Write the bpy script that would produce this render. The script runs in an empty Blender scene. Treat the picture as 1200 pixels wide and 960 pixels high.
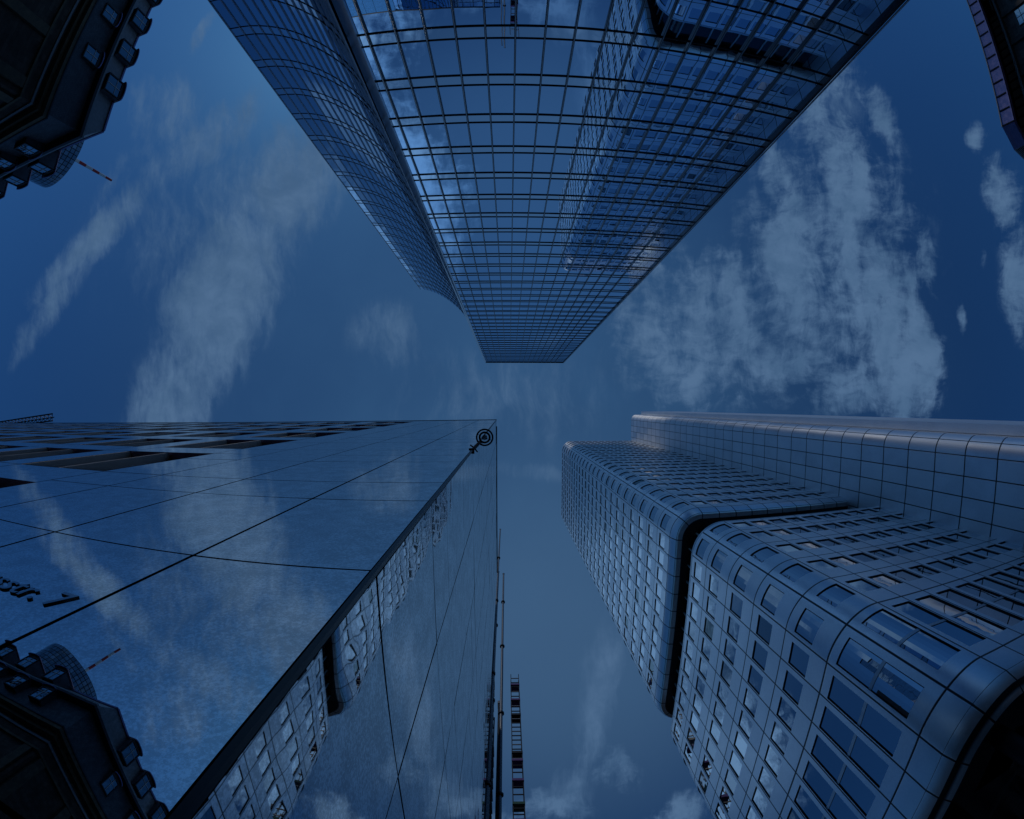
import bpy, math, random
from mathutils import Vector, Matrix, Quaternion
random.seed(7)
D = bpy.data
SC = bpy.context.scene
COL = SC.collection
R = math.radians

# ------------------------------------------------------------------ camera
# A fisheye looking straight up from eye height between the towers.  World x = right, y = down in the picture,
# z = up; the eye is the origin and the street lies 1.6 m below it.
cam = D.cameras.new("camera")
cam.type = 'PANO'
cam.panorama_type = 'FISHEYE_LENS_POLYNOMIAL'
cam.sensor_fit = 'HORIZONTAL'
cam.sensor_width = 36.0
cam.sensor_height = 36.0 * 819 / 1024
FPX = 580.0                                   # radians = radius in photo pixels / FPX
cam.fisheye_fov = R(180)
cam.fisheye_polynomial_k0 = 0.0
cam.fisheye_polynomial_k1 = -(1200.0 / 36.0) / FPX
cam.fisheye_polynomial_k2 = 0.0
cam.fisheye_polynomial_k3 = 0.0
cam.fisheye_polynomial_k4 = 0.0
cam.clip_start = 0.05
cam.clip_end = 5000
co = D.objects.new("camera", cam)
COL.objects.link(co)
tilt_x, tilt_y = -6.0 / FPX, -3.0 / FPX
fwd = Vector((-tilt_x, -tilt_y, 1.0)).normalized()
rt = Vector((1, 0, 0)); rt = (rt - fwd * rt.dot(fwd)).normalized()
up = (-fwd).cross(rt)
co.rotation_euler = Matrix((rt, up, -fwd)).transposed().to_euler()
SC.camera = co

# ------------------------------------------------------------------ light and exposure
SUN_EL, SUN_AZ = R(45), (-0.45, -0.89)        # a veiled sun behind the curved wing of the glass tower
SC.view_settings.view_transform = 'Standard'
SC.view_settings.look = 'None'
SC.view_settings.gamma = 1.0
SC.view_settings.exposure = -1.99
SC.cycles.max_bounces = 10
SC.cycles.glossy_bounces = 6
SC.cycles.transparent_max_bounces = 8
SC.cycles.transmission_bounces = 6
SC.cycles.caustics_reflective = False
SC.cycles.use_denoising = True

az = math.atan2(SUN_AZ[0], SUN_AZ[1])
sd = Vector((math.sin(az) * math.cos(SUN_EL), math.cos(az) * math.cos(SUN_EL), math.sin(SUN_EL)))
sl = D.lights.new("sun", 'SUN')
sl.energy = 1.3
sl.angle = R(6)
sl.color = (1.0, 0.95, 0.88)
so = D.objects.new("sun", sl)
so.rotation_euler = (-sd).to_track_quat('-Z', 'Y').to_euler()
COL.objects.link(so)


class NT:
    def __init__(s, tree):
        s.t = tree; s.n = tree.nodes; s.l = tree.links

    def add(s, typ, **kw):
        n = s.n.new(typ)
        for k, v in kw.items():
            setattr(n, k, v)
        return n

    def set(s, sock, v):
        if isinstance(v, bpy.types.NodeSocket):
            s.l.new(v, sock)
        else:
            sock.default_value = v

    def math(s, op, a, b=0.0, c=None, clamp=False):
        n = s.add('ShaderNodeMath', operation=op); n.use_clamp = clamp
        s.set(n.inputs[0], a); s.set(n.inputs[1], b)
        if c is not None: s.set(n.inputs[2], c)
        return n.outputs[0]

    def vmath(s, op, a, b=None, scale=None):
        n = s.add('ShaderNodeVectorMath', operation=op)
        s.set(n.inputs[0], a)
        if b is not None: s.set(n.inputs[1], b)
        if scale is not None: s.set(n.inputs['Scale'], scale)
        return n.outputs['Value'] if op in ('LENGTH', 'DOT_PRODUCT', 'DISTANCE') else n.outputs[0]

    def noise(s, vec, scale, detail=6, rough=0.55, dist=0.0, lac=2.0):
        n = s.add('ShaderNodeTexNoise')
        s.set(n.inputs['Vector'], vec)
        n.inputs['Scale'].default_value = scale; n.inputs['Detail'].default_value = detail
        n.inputs['Roughness'].default_value = rough; n.inputs['Distortion'].default_value = dist
        n.inputs['Lacunarity'].default_value = lac
        return n.outputs['Fac']

    def ramp(s, v, a, b, lo=0.0, hi=1.0, smooth=True):
        n = s.add('ShaderNodeMapRange')
        n.interpolation_type = 'SMOOTHSTEP' if smooth else 'LINEAR'
        s.set(n.inputs[0], v); s.set(n.inputs[1], a); s.set(n.inputs[2], b); s.set(n.inputs[3], lo); s.set(n.inputs[4], hi)
        return n.outputs[0]

    def mix(s, f, a, b, mode='MIX'):
        n = s.add('ShaderNodeMix', data_type='RGBA', blend_type=mode)
        s.set(n.inputs[0], f); s.set(n.inputs[6], a); s.set(n.inputs[7], b)
        return n.outputs[2]

    def mapping(s, vec, loc=(0, 0, 0), rot=(0, 0, 0), scale=(1, 1, 1), typ='POINT'):
        n = s.add('ShaderNodeMapping', vector_type=typ)
        s.set(n.inputs[0], vec)
        n.inputs[1].default_value = loc; n.inputs[2].default_value = rot; n.inputs[3].default_value = scale
        return n.outputs[0]


# ------------------------------------------------------------------ sky
GRADE = (0.24, 0.74, 1.42)                      # the blue of this hour of haze and high cirrus
W = D.worlds.new("World"); SC.world = W; W.use_nodes = True
w = NT(W.node_tree); w.n.clear()
out = w.add('ShaderNodeOutputWorld'); bg = w.add('ShaderNodeBackground')
w.l.new(bg.outputs[0], out.inputs[0])
bg.inputs[1].default_value = 0.10
sky = w.add('ShaderNodeTexSky', sky_type='NISHITA')
sky.sun_disc = False
sky.sun_elevation = SUN_EL
sky.sun_rotation = az
sky.air_density = 1.0; sky.dust_density = 0.6; sky.ozone_density = 2.0
geo = w.add('ShaderNodeTexCoord').outputs['Generated']
sep = w.add('ShaderNodeSeparateXYZ'); w.l.new(geo, sep.inputs[0])
zc = w.math('MAXIMUM', sep.outputs[2], -0.2)
theta = w.math('ARCCOSINE', zc)
cmb = w.add('ShaderNodeCombineXYZ'); w.l.new(sep.outputs[0], cmb.inputs[0]); w.l.new(sep.outputs[1], cmb.inputs[1])
hn = w.vmath('NORMALIZE', cmb.outputs[0])
q = w.vmath('SCALE', hn, scale=theta)          # angle from the zenith as a plane: clouds are laid out on it
S = 580.0
Zp = (594.0, 477.0)
# slow warp so that cloud edges do not follow the masks
wn = w.add('ShaderNodeTexNoise'); w.l.new(q, wn.inputs['Vector']); wn.inputs['Scale'].default_value = 5.5
wn.inputs['Detail'].default_value = 5
wv = w.vmath('SUBTRACT', wn.outputs['Color'], (0.5, 0.5, 0.5))
qw = w.vmath('ADD', q, w.vmath('SCALE', wv, scale=0.075))


def blobs(lst):
    tot = None
    for (x, y, rx, ry, a, wt) in lst:
        m = w.mapping(qw, ((x - Zp[0]) / S, (y - Zp[1]) / S, 0), (0, 0, R(a)), (rx / S, ry / S, 1), 'TEXTURE')
        m = w.mapping(m, (0, 0, 0), (0, 0, 0), (1, 1, 0))
        v = w.ramp(w.vmath('LENGTH', m), 1.0, 0.1, 0.0, wt)
        tot = v if tot is None else w.math('MAXIMUM', tot, v)
    return tot


# (x, y, half-width, half-length, turn, weight) in the angle plane
streaks = blobs([
    (340, 215, 85, 150, 28, .88), (262, 350, 92, 190, 22, 1.1), (195, 480, 72, 120, 20, 1.0), (230, 250, 150, 230, 30, .30),
    (240, 165, 48, 160, 52, .66), (110, 285, 34, 170, 44, .80), (60, 360, 28, 130, 40, .70), (190, 130, 70, 70, 40, .55),
    (236, 35, 12, 50, 30, .5), (455, 395, 75, 60, 30, .58), (150, 200, 30, 140, 40, .35),
    (700, 820, 40, 130, 16, .80), (668, 930, 45, 60, 10, .75),
    (620, 553, 120, 16, 6, .42), (980, 110, 90, 60, 30, .35), (700, 790, 40, 110, 16, .45),
    (590, 470, 230, 120, 0, .30), (540, 20, 60, 60, 0, .7), (620, -40, 90, 120, 10, .8), (330, 640, 160, 130, 20, .45),
])
puffs = blobs([
    (925, 310, 50, 190, 1, 1.0), (905, 205, 20, 100, -6, .85), (990, 225, 46, 150, -8, 1.05), (1040, 370, 50, 170, -8, 1.1),
    (975, 320, 175, 270, 0, .62), (830, 390, 180, 140, 20, .74), (970, 130, 95, 110, 10, .60), (1060, 440, 60, 90, 0, 1.0), (915, 300, 22, 200, 1, 1.0), (1000, 300, 24, 180, -5, 1.0), (1070, 380, 26, 120, -8, 1.0),
    (1075, 430, 45, 110, 0, 1.0), (1085, 300, 20, 60, -10, .7), (1000, 450, 70, 60, 0, .85), (850, 360, 95, 110, 35, .78),
    (800, 430, 90, 70, 20, .72), (930, 430, 120, 50, 0, .8), (1035, 140, 28, 70, -18, .6), (1128, 370, 10, 35, -5, .7),
    (1145, 155, 22, 26, 0, .78), (1176, 225, 30, 80, -12, 1.0), (1202, 330, 40, 110, -8, 1.0), (1150, 300, 8, 20, 0, .3),
    (648, 945, 70, 34, 10, .95), (800, 955, 60, 36, -20, .85), (720, 905, 60, 40, 30, .55), (560, 980, 90, 60, 0, .9),
    (480, 930, 60, 60, 0, .6), (1300, 500, 90, 300, 0, .8), (1350, 850, 200, 200, 0, .7), (600, 1250, 500, 170, 0, .85),
    (-120, 520, 110, 260, 0, .6), (250, 1150, 300, 140, 10, .8), (1000, 1200, 300, 150, 0, .7), (560, -160, 200, 110, 0, .7),
])
nf = w.noise(w.mapping(qw, rot=(0, 0, R(-24)), scale=(2.6, .62, 1)), 6.0, 9, .62)
nm = w.noise(w.mapping(qw, rot=(0, 0, R(4)), scale=(1.7, .60, 1)), 13.0, 12, .66, .25)
nl = w.noise(qw, 4.0, 4, .5)
nf2 = w.noise(w.mapping(qw, rot=(0, 0, R(-28)), scale=(1.7, .55, 1)), 20.0, 12, .68, .15)
nm2 = w.noise(w.mapping(qw, rot=(0, 0, R(8)), scale=(.75, 1.25, 1)), 30.0, 10, .65, .3)
nz = w.math('ADD', w.math('MULTIPLY', w.math('SUBTRACT', nf, .5), 1.5), w.math('MULTIPLY', w.math('SUBTRACT', nf2, .5), 1.5))
d1 = w.ramp(w.math('ADD', w.math('MULTIPLY', streaks, 1.15), nz), .04, 1.20, 0.0, .95)
d1 = w.math('MULTIPLY', d1, w.ramp(streaks, .02, .34))
nz = w.math('ADD', w.math('MULTIPLY', w.math('SUBTRACT', nm, .5), 2.1), w.math('MULTIPLY', w.math('SUBTRACT', nm2, .5), 1.45))
d2 = w.ramp(w.math('ADD', w.math('MULTIPLY', puffs, 1.05), nz), .12, 1.10, 0.0, 1.0)
d2 = w.math('MULTIPLY', d2, w.ramp(puffs, .02, .35))
dens = w.math('MAXIMUM', d1, d2, clamp=True)
fill_bank = blobs([(440, 720, 150, 190, 12, 1.0), (360, 900, 170, 150, 0, .9), (1430, 350, 225, 620, 0, 1.1), (1300, -160, 260, 240, 0, .9), (500, -260, 300, 140, 0, .8)])
d3 = w.ramp(w.math('ADD', fill_bank, w.math('MULTIPLY', nz, .7)), .12, .85, 0.0, 1.0)
d3 = w.math('MULTIPLY', d3, w.ramp(fill_bank, .02, .30))
veil = w.math('MULTIPLY', w.ramp(theta, 0.05, 1.05, .55, 0.03), w.ramp(nl, .3, .7, .85, 1.1))      # thin cirrus veil, thickest overhead
skyc = w.mix(1.0, sky.outputs[0], (*GRADE, 1), 'MULTIPLY')
cl = w.mix(w.ramp(w.math('ADD', w.math('MULTIPLY', nl, .5), w.math('MULTIPLY', w.noise(qw, 24.0, 6, .6), .5)), .35, .65), (2.2, 4.7, 9.0, 1), (3.3, 6.3, 11.3, 1))
skyc = w.mix(veil, skyc, (1.75, 4.9, 10.2, 1))
hz = w.vmath('LENGTH', w.mapping(q, ((640 - Zp[0]) / S, (760 - Zp[1]) / S, 0), (0, 0, 0), (420 / S, 330 / S, 1), 'TEXTURE'))
skyc = w.mix(w.ramp(hz, 1.0, .1, 0.0, .62), skyc, (2.3, 5.1, 9.6, 1))   # milky haze low on this side
skyc = w.mix(dens, skyc, cl)
skyc = w.mix(d3, skyc, (6.4, 12.2, 21.0, 1))   # extra-bright cloud added out of view, to brighten the silver tower
# ground half of the sphere is dim
skyc = w.mix(w.ramp(sep.outputs[2], -.02, .02), (.12, .22, .36, 1), skyc)
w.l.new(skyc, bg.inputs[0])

# ------------------------------------------------------------------ materials
MATS = {}


def new_mat(name):
    m = D.materials.new(name); m.use_nodes = True
    t = NT(m.node_tree); t.n.clear()
    o = t.add('ShaderNodeOutputMaterial')
    MATS[name] = m
    return m, t, o


def principled(name, col, rough=.6, metal=0.0, noise=0.0, nscale=3.0, bump=0.0, bscale=20.0, spec=.5):
    m, t, o = new_mat(name)
    p = t.add('ShaderNodeBsdfPrincipled')
    t.l.new(p.outputs[0], o.inputs[0])
    p.inputs['Roughness'].default_value = rough; p.inputs['Metallic'].default_value = metal
    p.inputs['Specular IOR Level'].default_value = spec
    c = (*col, 1)
    tc = t.add('ShaderNodeTexCoord').outputs['Object']
    if noise:
        n = t.noise(tc, nscale, 8, .62)
        c = t.mix(t.ramp(n, .3, .7), tuple(v * (1 - noise) for v in col) + (1,), tuple(min(1, v * (1 + noise)) for v in col) + (1,))
        t.l.new(t.ramp(n, .3, .7, max(0, rough - .08), min(1, rough + .1)), p.inputs['Roughness'])
    t.set(p.inputs['Base Color'], c)
    if bump:
        b = t.add('ShaderNodeBump'); b.inputs['Strength'].default_value = bump; b.inputs['Distance'].default_value = .02
        t.l.new(t.noise(tc, bscale, 5), b.inputs['Height']); t.l.new(b.outputs[0], p.inputs['Normal'])
    return m


def uv_lines(t, wu, wv):
    """1 on the joint lines of a unit UV grid"""
    uv = t.add('ShaderNodeUVMap').outputs[0]
    s = t.add('ShaderNodeSeparateXYZ'); t.l.new(uv, s.inputs[0])

    def line(v, wd):
        f = t.math('FRACT', t.math('ADD', v, .5))
        dd = t.math('ABSOLUTE', t.math('SUBTRACT', f, .5))
        return t.ramp(dd, wd * .5, wd, 1.0, 0.0)
    l = t.math('MAXIMUM', line(s.outputs[0], wu), line(s.outputs[1], wv))
    fl = t.vmath('FLOOR', uv)
    wnz = t.add('ShaderNodeTexWhiteNoise', noise_dimensions='3D'); t.l.new(fl, wnz.inputs[0])
    return l, wnz.outputs['Value'], uv


def panel_metal(name, col, rough, wu, wv, vary=.06, metal=.9):
    m, t, o = new_mat(name)
    p = t.add('ShaderNodeBsdfPrincipled'); t.l.new(p.outputs[0], o.inputs[0])
    l, rnd, uv = uv_lines(t, wu, wv)
    tc = t.add('ShaderNodeTexCoord').outputs['Object']
    n = t.noise(tc, .35, 6, .6)
    n2 = t.noise(tc, 9.0, 6, .7)
    v = t.math('ADD', t.ramp(rnd, 0, 1, 1 - vary, 1 + vary, False), t.ramp(n, .3, .7, -.06, .06))
    v = t.math('ADD', v, t.ramp(n2, .3, .7, -.04, .04))
    c = t.mix(1.0, (*col, 1), v, 'MULTIPLY')
    c = t.mix(l, c, (.006, .007, .008, 1))
    t.l.new(c, p.inputs['Base Color'])
    t.l.new(t.math('MULTIPLY', t.math('SUBTRACT', 1.0, l), metal), p.inputs['Metallic'])
    t.l.new(t.ramp(t.math('ADD', t.math('MULTIPLY', rnd, .4), t.math('MULTIPLY', n2, .6)), .2, .8, rough - .06, rough + .08), p.inputs['Roughness'])
    b = t.add('ShaderNodeBump'); b.inputs['Strength'].default_value = .6; b.inputs['Distance'].default_value = .03
    t.l.new(t.math('SUBTRACT', 1.0, l), b.inputs['Height'])
    t.l.new(b.outputs[0], p.inputs['Normal'])
    return m


def mirror_glass(name, tint, fac0, body, rough=.01, dirt=0.0, dscale=30., warp=.02, wscale=.8, see=0.0, ior=1.6):
    """coated glass: a reflective coat over a dark body, partly see-through when see > 0"""
    m, t, o = new_mat(name)
    tc = t.add('ShaderNodeTexCoord').outputs['Object']
    g = t.add('ShaderNodeBsdfGlossy')
    g.inputs['Roughness'].default_value = rough
    c = (*tint, 1)
    if dirt:
        n = t.noise(tc, dscale, 8, .72)
        n2 = t.noise(tc, dscale * .12, 5, .6)
        n3 = t.noise(tc, dscale * 3.0, 3, .6)
        th = t.math('ADD', t.math('MULTIPLY', n, .75), t.math('MULTIPLY', n3, .25))
        k = t.ramp(t.math('ADD', th, t.math('MULTIPLY', n2, .30)), .54, .72, 1.0, 1.0 - dirt)
        c = t.mix(1.0, c, k, 'MULTIPLY')
    t.set(g.inputs[0], c)
    if warp:
        b = t.add('ShaderNodeBump'); b.inputs['Strength'].default_value = 1.0; b.inputs['Distance'].default_value = warp
        t.l.new(t.noise(tc, wscale, 2, .4), b.inputs['Height'])
        t.l.new(b.outputs[0], g.inputs['Normal'])
    d = t.add('ShaderNodeBsdfDiffuse'); d.inputs[0].default_value = (*body, 1)
    base = d.outputs[0]
    if see:
        tr = t.add('ShaderNodeBsdfTransparent'); tr.inputs[0].default_value = (.50, .62, .70, 1)
        mx = t.add('ShaderNodeMixShader'); mx.inputs[0].default_value = see
        t.l.new(base, mx.inputs[1]); t.l.new(tr.outputs[0], mx.inputs[2]); base = mx.outputs[0]
    fr = t.add('ShaderNodeFresnel'); fr.inputs[0].default_value = ior
    f = t.math('ADD', fac0, t.math('MULTIPLY', fr.outputs[0], 1 - fac0), clamp=True)
    mx = t.add('ShaderNodeMixShader'); t.l.new(f, mx.inputs[0]); t.l.new(base, mx.inputs[1]); t.l.new(g.outputs[0], mx.inputs[2])
    t.l.new(mx.outputs[0], o.inputs[0])
    return m


def masonry(name, col, mortar, bw, bh, rough=.85, vary=.3):
    m, t, o = new_mat(name)
    p = t.add('ShaderNodeBsdfPrincipled'); t.l.new(p.outputs[0], o.inputs[0])
    p.inputs['Roughness'].default_value = rough
    uv = t.add('ShaderNodeUVMap').outputs[0]
    b = t.add('ShaderNodeTexBrick'); t.l.new(uv, b.inputs['Vector'])
    b.inputs['Scale'].default_value = 1.0
    b.inputs['Brick Width'].default_value = bw; b.inputs['Row Height'].default_value = bh
    b.inputs['Mortar Size'].default_value = .018; b.inputs['Mortar Smooth'].default_value = .3
    b.inputs['Color1'].default_value = tuple(v * (1 - vary) for v in col) + (1,)
    b.inputs['Color2'].default_value = tuple(min(1, v * (1 + vary)) for v in col) + (1,)
    b.inputs['Mortar'].default_value = (*mortar, 1)
    tc = t.add('ShaderNodeTexCoord').outputs['Object']
    n = t.noise(tc, .8, 8, .65)
    t.l.new(t.mix(1.0, b.outputs[0], t.ramp(n, .3, .7, .65, 1.2), 'MULTIPLY'), p.inputs['Base Color'])
    bp = t.add('ShaderNodeBump'); bp.inputs['Strength'].default_value = .5; bp.inputs['Distance'].default_value = .04
    t.l.new(t.math('SUBTRACT', t.noise(tc, 12, 6), b.outputs[1]), bp.inputs['Height']); t.l.new(bp.outputs[0], p.inputs['Normal'])
    return m


M_ALU = panel_metal("silver_cladding", (.95, .955, .96), .36, .030, .015, .06, .86)
M_ALUCORE = panel_metal("silver_core_cladding", (.95, .96, .97), .50, .034, .022, .12, .93)
M_ALUTRIM = principled("silver_trim", (.55, .58, .60), .35, .9, .08, 2.0)
M_GASKETSHADE = principled("black_gasket_and_shade", (.008, .008, .009), .5)
M_WGLASS = mirror_glass("tower_window_glass", (.84, .88, .92), .74, (.006, .008, .010), .01, 0, warp=.006, wscale=.7)
M_WBLIND = mirror_glass("tower_window_blind", (.80, .85, .90), .45, (.10, .115, .125), .012, 0, warp=.006, wscale=.7)
M_WOPEN = mirror_glass("tower_window_dark", (.60, .70, .72), .30, (.006, .010, .012), .015, 0, warp=.006, wscale=.7)
M_RECESS = mirror_glass("recess_glass", (.45, .52, .56), .06, (.012, .015, .018), .05, 0, warp=0)
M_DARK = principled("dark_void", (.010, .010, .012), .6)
M_SOFFIT = panel_metal("dark_soffit_panel", (.045, .047, .052), .40, .02, .02, .2, .3)
M_CURTAIN = mirror_glass("curtain_wall_glass", (.56, .77, 1.0), .66, (.010, .022, .046), .005, 0, warp=.0035, wscale=.5, see=.35, ior=1.9)
M_SPANDREL = mirror_glass("spandrel_glass", (.72, .84, .96), .45, (.22, .28, .36), .02, 0, warp=.006, wscale=.7)
M_WING = mirror_glass("curved_wing_glass", (.56, .72, .88), .40, (.008, .014, .02), .008, 0, warp=.006, wscale=.6)
M_MULL = principled("dark_mullion_metal", (.035, .038, .044), .38, .6)
M_MULLLT = principled("pale_mullion_face", (.40, .43, .46), .35, .8)
M_WMULL = principled("steel_blue_mullion", (.42, .46, .52), .35, .75)
M_BLIND = principled("pale_window_blind", (.42, .47, .48), .5)
M_CEIL = principled("office_ceiling", (.42, .42, .40), .8, 0, .05)
M_INNER = principled("office_back_wall", (.10, .10, .10), .8, 0, .3, .3)
M_MIRROR = mirror_glass("mirror_panel_glass", (.94, .96, .98), .92, (.008, .010, .014), .006, .30, 60.0, warp=.0032, wscale=1.1)
M_MIRRORSIDE = mirror_glass("side_mirror_glass", (.95, .97, .99), .90, (.008, .010, .014), .014, .34, 45.0, warp=.0040, wscale=1.4)
M_JOINT = principled("black_joint", (.004, .004, .005), .5)
M_CORNER = principled("black_corner_profile", (.006, .006, .007), .35, .3)
M_FLAP = principled("pale_vent_fin", (.80, .81, .81), .45, .0, .06, 4.0, .05, 60)
M_STONE = masonry("dark_ashlar_stone", (.11, .092, .075), (.07, .06, .05), 1.5, .5)
M_STONE2 = masonry("grey_facade_stone", (.16, .145, .13), (.06, .055, .05), 1.4, .8)
M_CORNICE = principled("cornice_stone", (.17, .145, .10), .8, 0, .3, 1.5, .3, 8)
M_SLATE = masonry("roof_slate", (.085, .095, .115), (.02, .022, .028), .28, .20, .45, .25)
M_LEAD = principled("pale_lead_sheet", (.30, .31, .33), .5, .25, .2, 2.5)
M_COPPER = principled("purple_grey_sheet", (.24, .20, .36), .40, .6, .2, 2.0)
M_WHITE = principled("white_paint", (.78, .78, .78), .5, 0, .06, 5)
M_RED = principled("red_paint", (.50, .03, .03), .5, 0, .1, 5)
M_OLDGLASS = mirror_glass("old_window_glass", (.60, .70, .74), .45, (.02, .025, .03), .02, 0, warp=.012, wscale=.9)
M_STEEL = principled("galvanised_steel", (.20, .215, .23), .45, .7, .15, 3)
M_BLACKM = principled("black_painted_metal", (.012, .012, .013), .4, .2)
M_LAMPG = principled("pale_lamp_rim", (.45, .48, .50), .3, .6)
M_PLAIN = principled("plain_back_wall", (.18, .18, .18), .8, 0, .2, .4)
M_TOWN = principled("town_stone", (.12, .11, .10), .8, 0, .3, .1)
M_POLISH = principled("polished_letter_face", (.30, .33, .36), .14, 1.0, .05, 9)
M_WFIN = principled("white_fin", (.70, .72, .74), .5, .2)
M_PALETRIM = principled("pale_corner_trim", (.85, .88, .90), .30, .75)
M_ASPH = principled("asphalt", (.04, .04, .042), .9, 0, .25, 2.0, .3, 40)
M_PAVE = principled("pavement_slabs", (.11, .105, .10), .85, 0, .2, 1.0, .2, 20)
M_CURTSIDE = panel_metal("side_curtain_wall", (.20, .27, .36), .12, .05, .05, .12, .7)
M_DRUM = panel_metal("drum_glass", (.30, .38, .44), .15, .10, .12, .25, .7)
M_PURPLE = principled("purple_netting", (.20, .10, .30), .7)
M_GREEN = principled("green_netting", (.06, .16, .10), .7)


# ------------------------------------------------------------------ mesh building
class MB:
    def __init__(s):
        s.v = []; s.f = []; s.uv = []; s.m = []; s.mats = []

    def mi(s, mat):
        if mat not in s.mats: s.mats.append(mat)
        return s.mats.index(mat)

    def face(s, pts, mat, uv=None):
        b = len(s.v)
        s.v += [tuple(p) for p in pts]
        s.f.append(tuple(range(b, b + len(pts))))
        s.uv.append(uv if uv else [(0.5, 0.5)] * len(pts))
        s.m.append(s.mi(mat))

    def hexa(s, p, mat):
        """eight corners: bottom ring 0-3, top ring 4-7"""
        for a in ((0, 3, 2, 1), (4, 5, 6, 7), (0, 1, 5, 4), (1, 2, 6, 5), (2, 3, 7, 6), (3, 0, 4, 7)):
            s.face([p[i] for i in a], mat)

    def box(s, lo, hi, mat):
        x0, y0, z0 = lo; x1, y1, z1 = hi
        s.hexa([(x0, y0, z0), (x1, y0, z0), (x1, y1, z0), (x0, y1, z0), (x0, y0, z1), (x1, y0, z1), (x1, y1, z1), (x0, y1, z1)], mat)

    def bar(s, a, b, wd, th, mat, upv=(0, 0, 1)):
        a = Vector(a); b = Vector(b); d = (b - a).normalized()
        u = Vector(upv)
        if abs(d.dot(u)) > .98: u = Vector((0, 1, 0))
        sd_ = d.cross(u).normalized(); u2 = sd_.cross(d).normalized()
        r = []
        for p in (a, b):
            r += [p - sd_ * wd / 2 - u2 * th / 2, p + sd_ * wd / 2 - u2 * th / 2, p + sd_ * wd / 2 + u2 * th / 2, p - sd_ * wd / 2 + u2 * th / 2]
        s.hexa(r, mat)

    def tube(s, a, b, r0, r1, mat, n=12, caps=True):
        a = Vector(a); b = Vector(b); d = (b - a).normalized()
        u = d.orthogonal().normalized(); v = d.cross(u)
        ra = [a + (u * math.cos(2 * math.pi * i / n) + v * math.sin(2 * math.pi * i / n)) * r0 for i in range(n)]
        rb = [b + (u * math.cos(2 * math.pi * i / n) + v * math.sin(2 * math.pi * i / n)) * r1 for i in range(n)]
        for i in range(n):
            j = (i + 1) % n
            s.face([ra[i], ra[j], rb[j], rb[i]], mat)
        if caps:
            s.face(ra[::-1], mat); s.face(rb, mat)

    def torus(s, c, R0, r0, mat, n=40, k=10, ax='z'):
        P = []
        for i in range(n):
            a = 2 * math.pi * i / n
            row = []
            for j in range(k):
                b = 2 * math.pi * j / k
                rr = R0 + r0 * math.cos(b)
                row.append((c[0] + rr * math.cos(a), c[1] + rr * math.sin(a), c[2] + r0 * math.sin(b)))
            P.append(row)
        for i in range(n):
            for j in range(k):
                s.face([P[i][j], P[(i + 1) % n][j], P[(i + 1) % n][(j + 1) % k], P[i][(j + 1) % k]], mat)

    def obj(s, name, parent=None, smooth=None):
        me = D.meshes.new(name)
        me.from_pydata(s.v, [], s.f)
        for mt in s.mats: me.materials.append(mt)
        me.polygons.foreach_set('material_index', s.m)
        ul = me.uv_layers.new(name='UVMap')
        flat = [c for fu in s.uv for p in fu for c in p]
        ul.data.foreach_set('uv', flat)
        if smooth is not None:
            import bmesh
            bm = bmesh.new(); bm.from_mesh(me)
            bmesh.ops.remove_doubles(bm, verts=bm.verts, dist=.0005)
            bm.to_mesh(me); bm.free()
            me.polygons.foreach_set('use_smooth', [True] * len(me.polygons))
            me.set_sharp_from_angle(angle=R(smooth))
        me.update()
        o = D.objects.new(name, me); COL.objects.link(o)
        if parent: o.parent = parent
        return o


def thing(name, label, cat, group=None):
    o = D.objects.new(name, None); COL.objects.link(o)
    o['label'] = label; o['category'] = cat
    if group: o['group'] = group
    return o


def tag(o, label, cat, group=None):
    o['label'] = label; o['category'] = cat
    if group: o['group'] = group
    return o


def struct(o):
    o['kind'] = 'structure'
    return o


def stuff(o):
    o['kind'] = 'stuff'
    return o


def lerp(a, b, t):
    return a + (b - a) * t


def shows(c, n, area):
    """how large a small facet looks from the street corner where the eye is (0 when out of view)"""
    d = Vector(c); L = d.length
    if L < .1: return 0
    cs = -d.dot(n) / L
    if cs <= 0: return 0
    th = math.acos(max(-1, min(1, d.z / L)))
    hx = math.hypot(d.x, d.y) or 1e-6
    x = 594 + d.x / hx * th * 580; y = 477 + d.y / hx * th * 580
    if not (-15 < x < 1215 and -15 < y < 975): return 0
    return area * cs / (L * L)


def emit(cells, name, parent, cap=100):
    """cells: (score, draw(mb)); the largest become parts of their own, the rest one part"""
    cells.sort(key=lambda c: -c[0])
    for sc, draw in cells[:cap]:
        b = MB(); draw(b); b.obj(name, parent)
    if len(cells) > cap:
        b = MB()
        for sc, draw in cells[cap:]: draw(b)
        stuff(b.obj(name, parent))


def pane(b, p, mat, tilt=0.0, n=None, size=1.0):
    """p: four corners; a tiny random tilt breaks the reflections up from pane to pane"""
    p = [Vector(x) for x in p]
    if tilt and n is not None:
        a = random.gauss(0, tilt) * size; c = random.gauss(0, tilt) * size
        off = (a + c, -a + c, -a - c, a - c)
        p = [x + n * o for x, o in zip(p, off)]
    b.face(p, mat)


# ------------------------------------------------------------------ ground
b = MB(); b.box((-900, -900, -1.9), (900, 900, -1.75), M_ASPH); struct(b.obj("road"))
b = MB(); b.box((-70, -4.0, -1.748), (16, 45, -1.6), M_PAVE); struct(b.obj("pavement"))
b = MB(); b.box((-60, -60, -1.748), (35, -11.5, -1.602), M_PAVE); struct(b.obj("pavement"))
b = MB(); b.box((20, -3, -1.748), (70, 60, -1.598), M_PAVE); struct(b.obj("pavement"))

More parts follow.
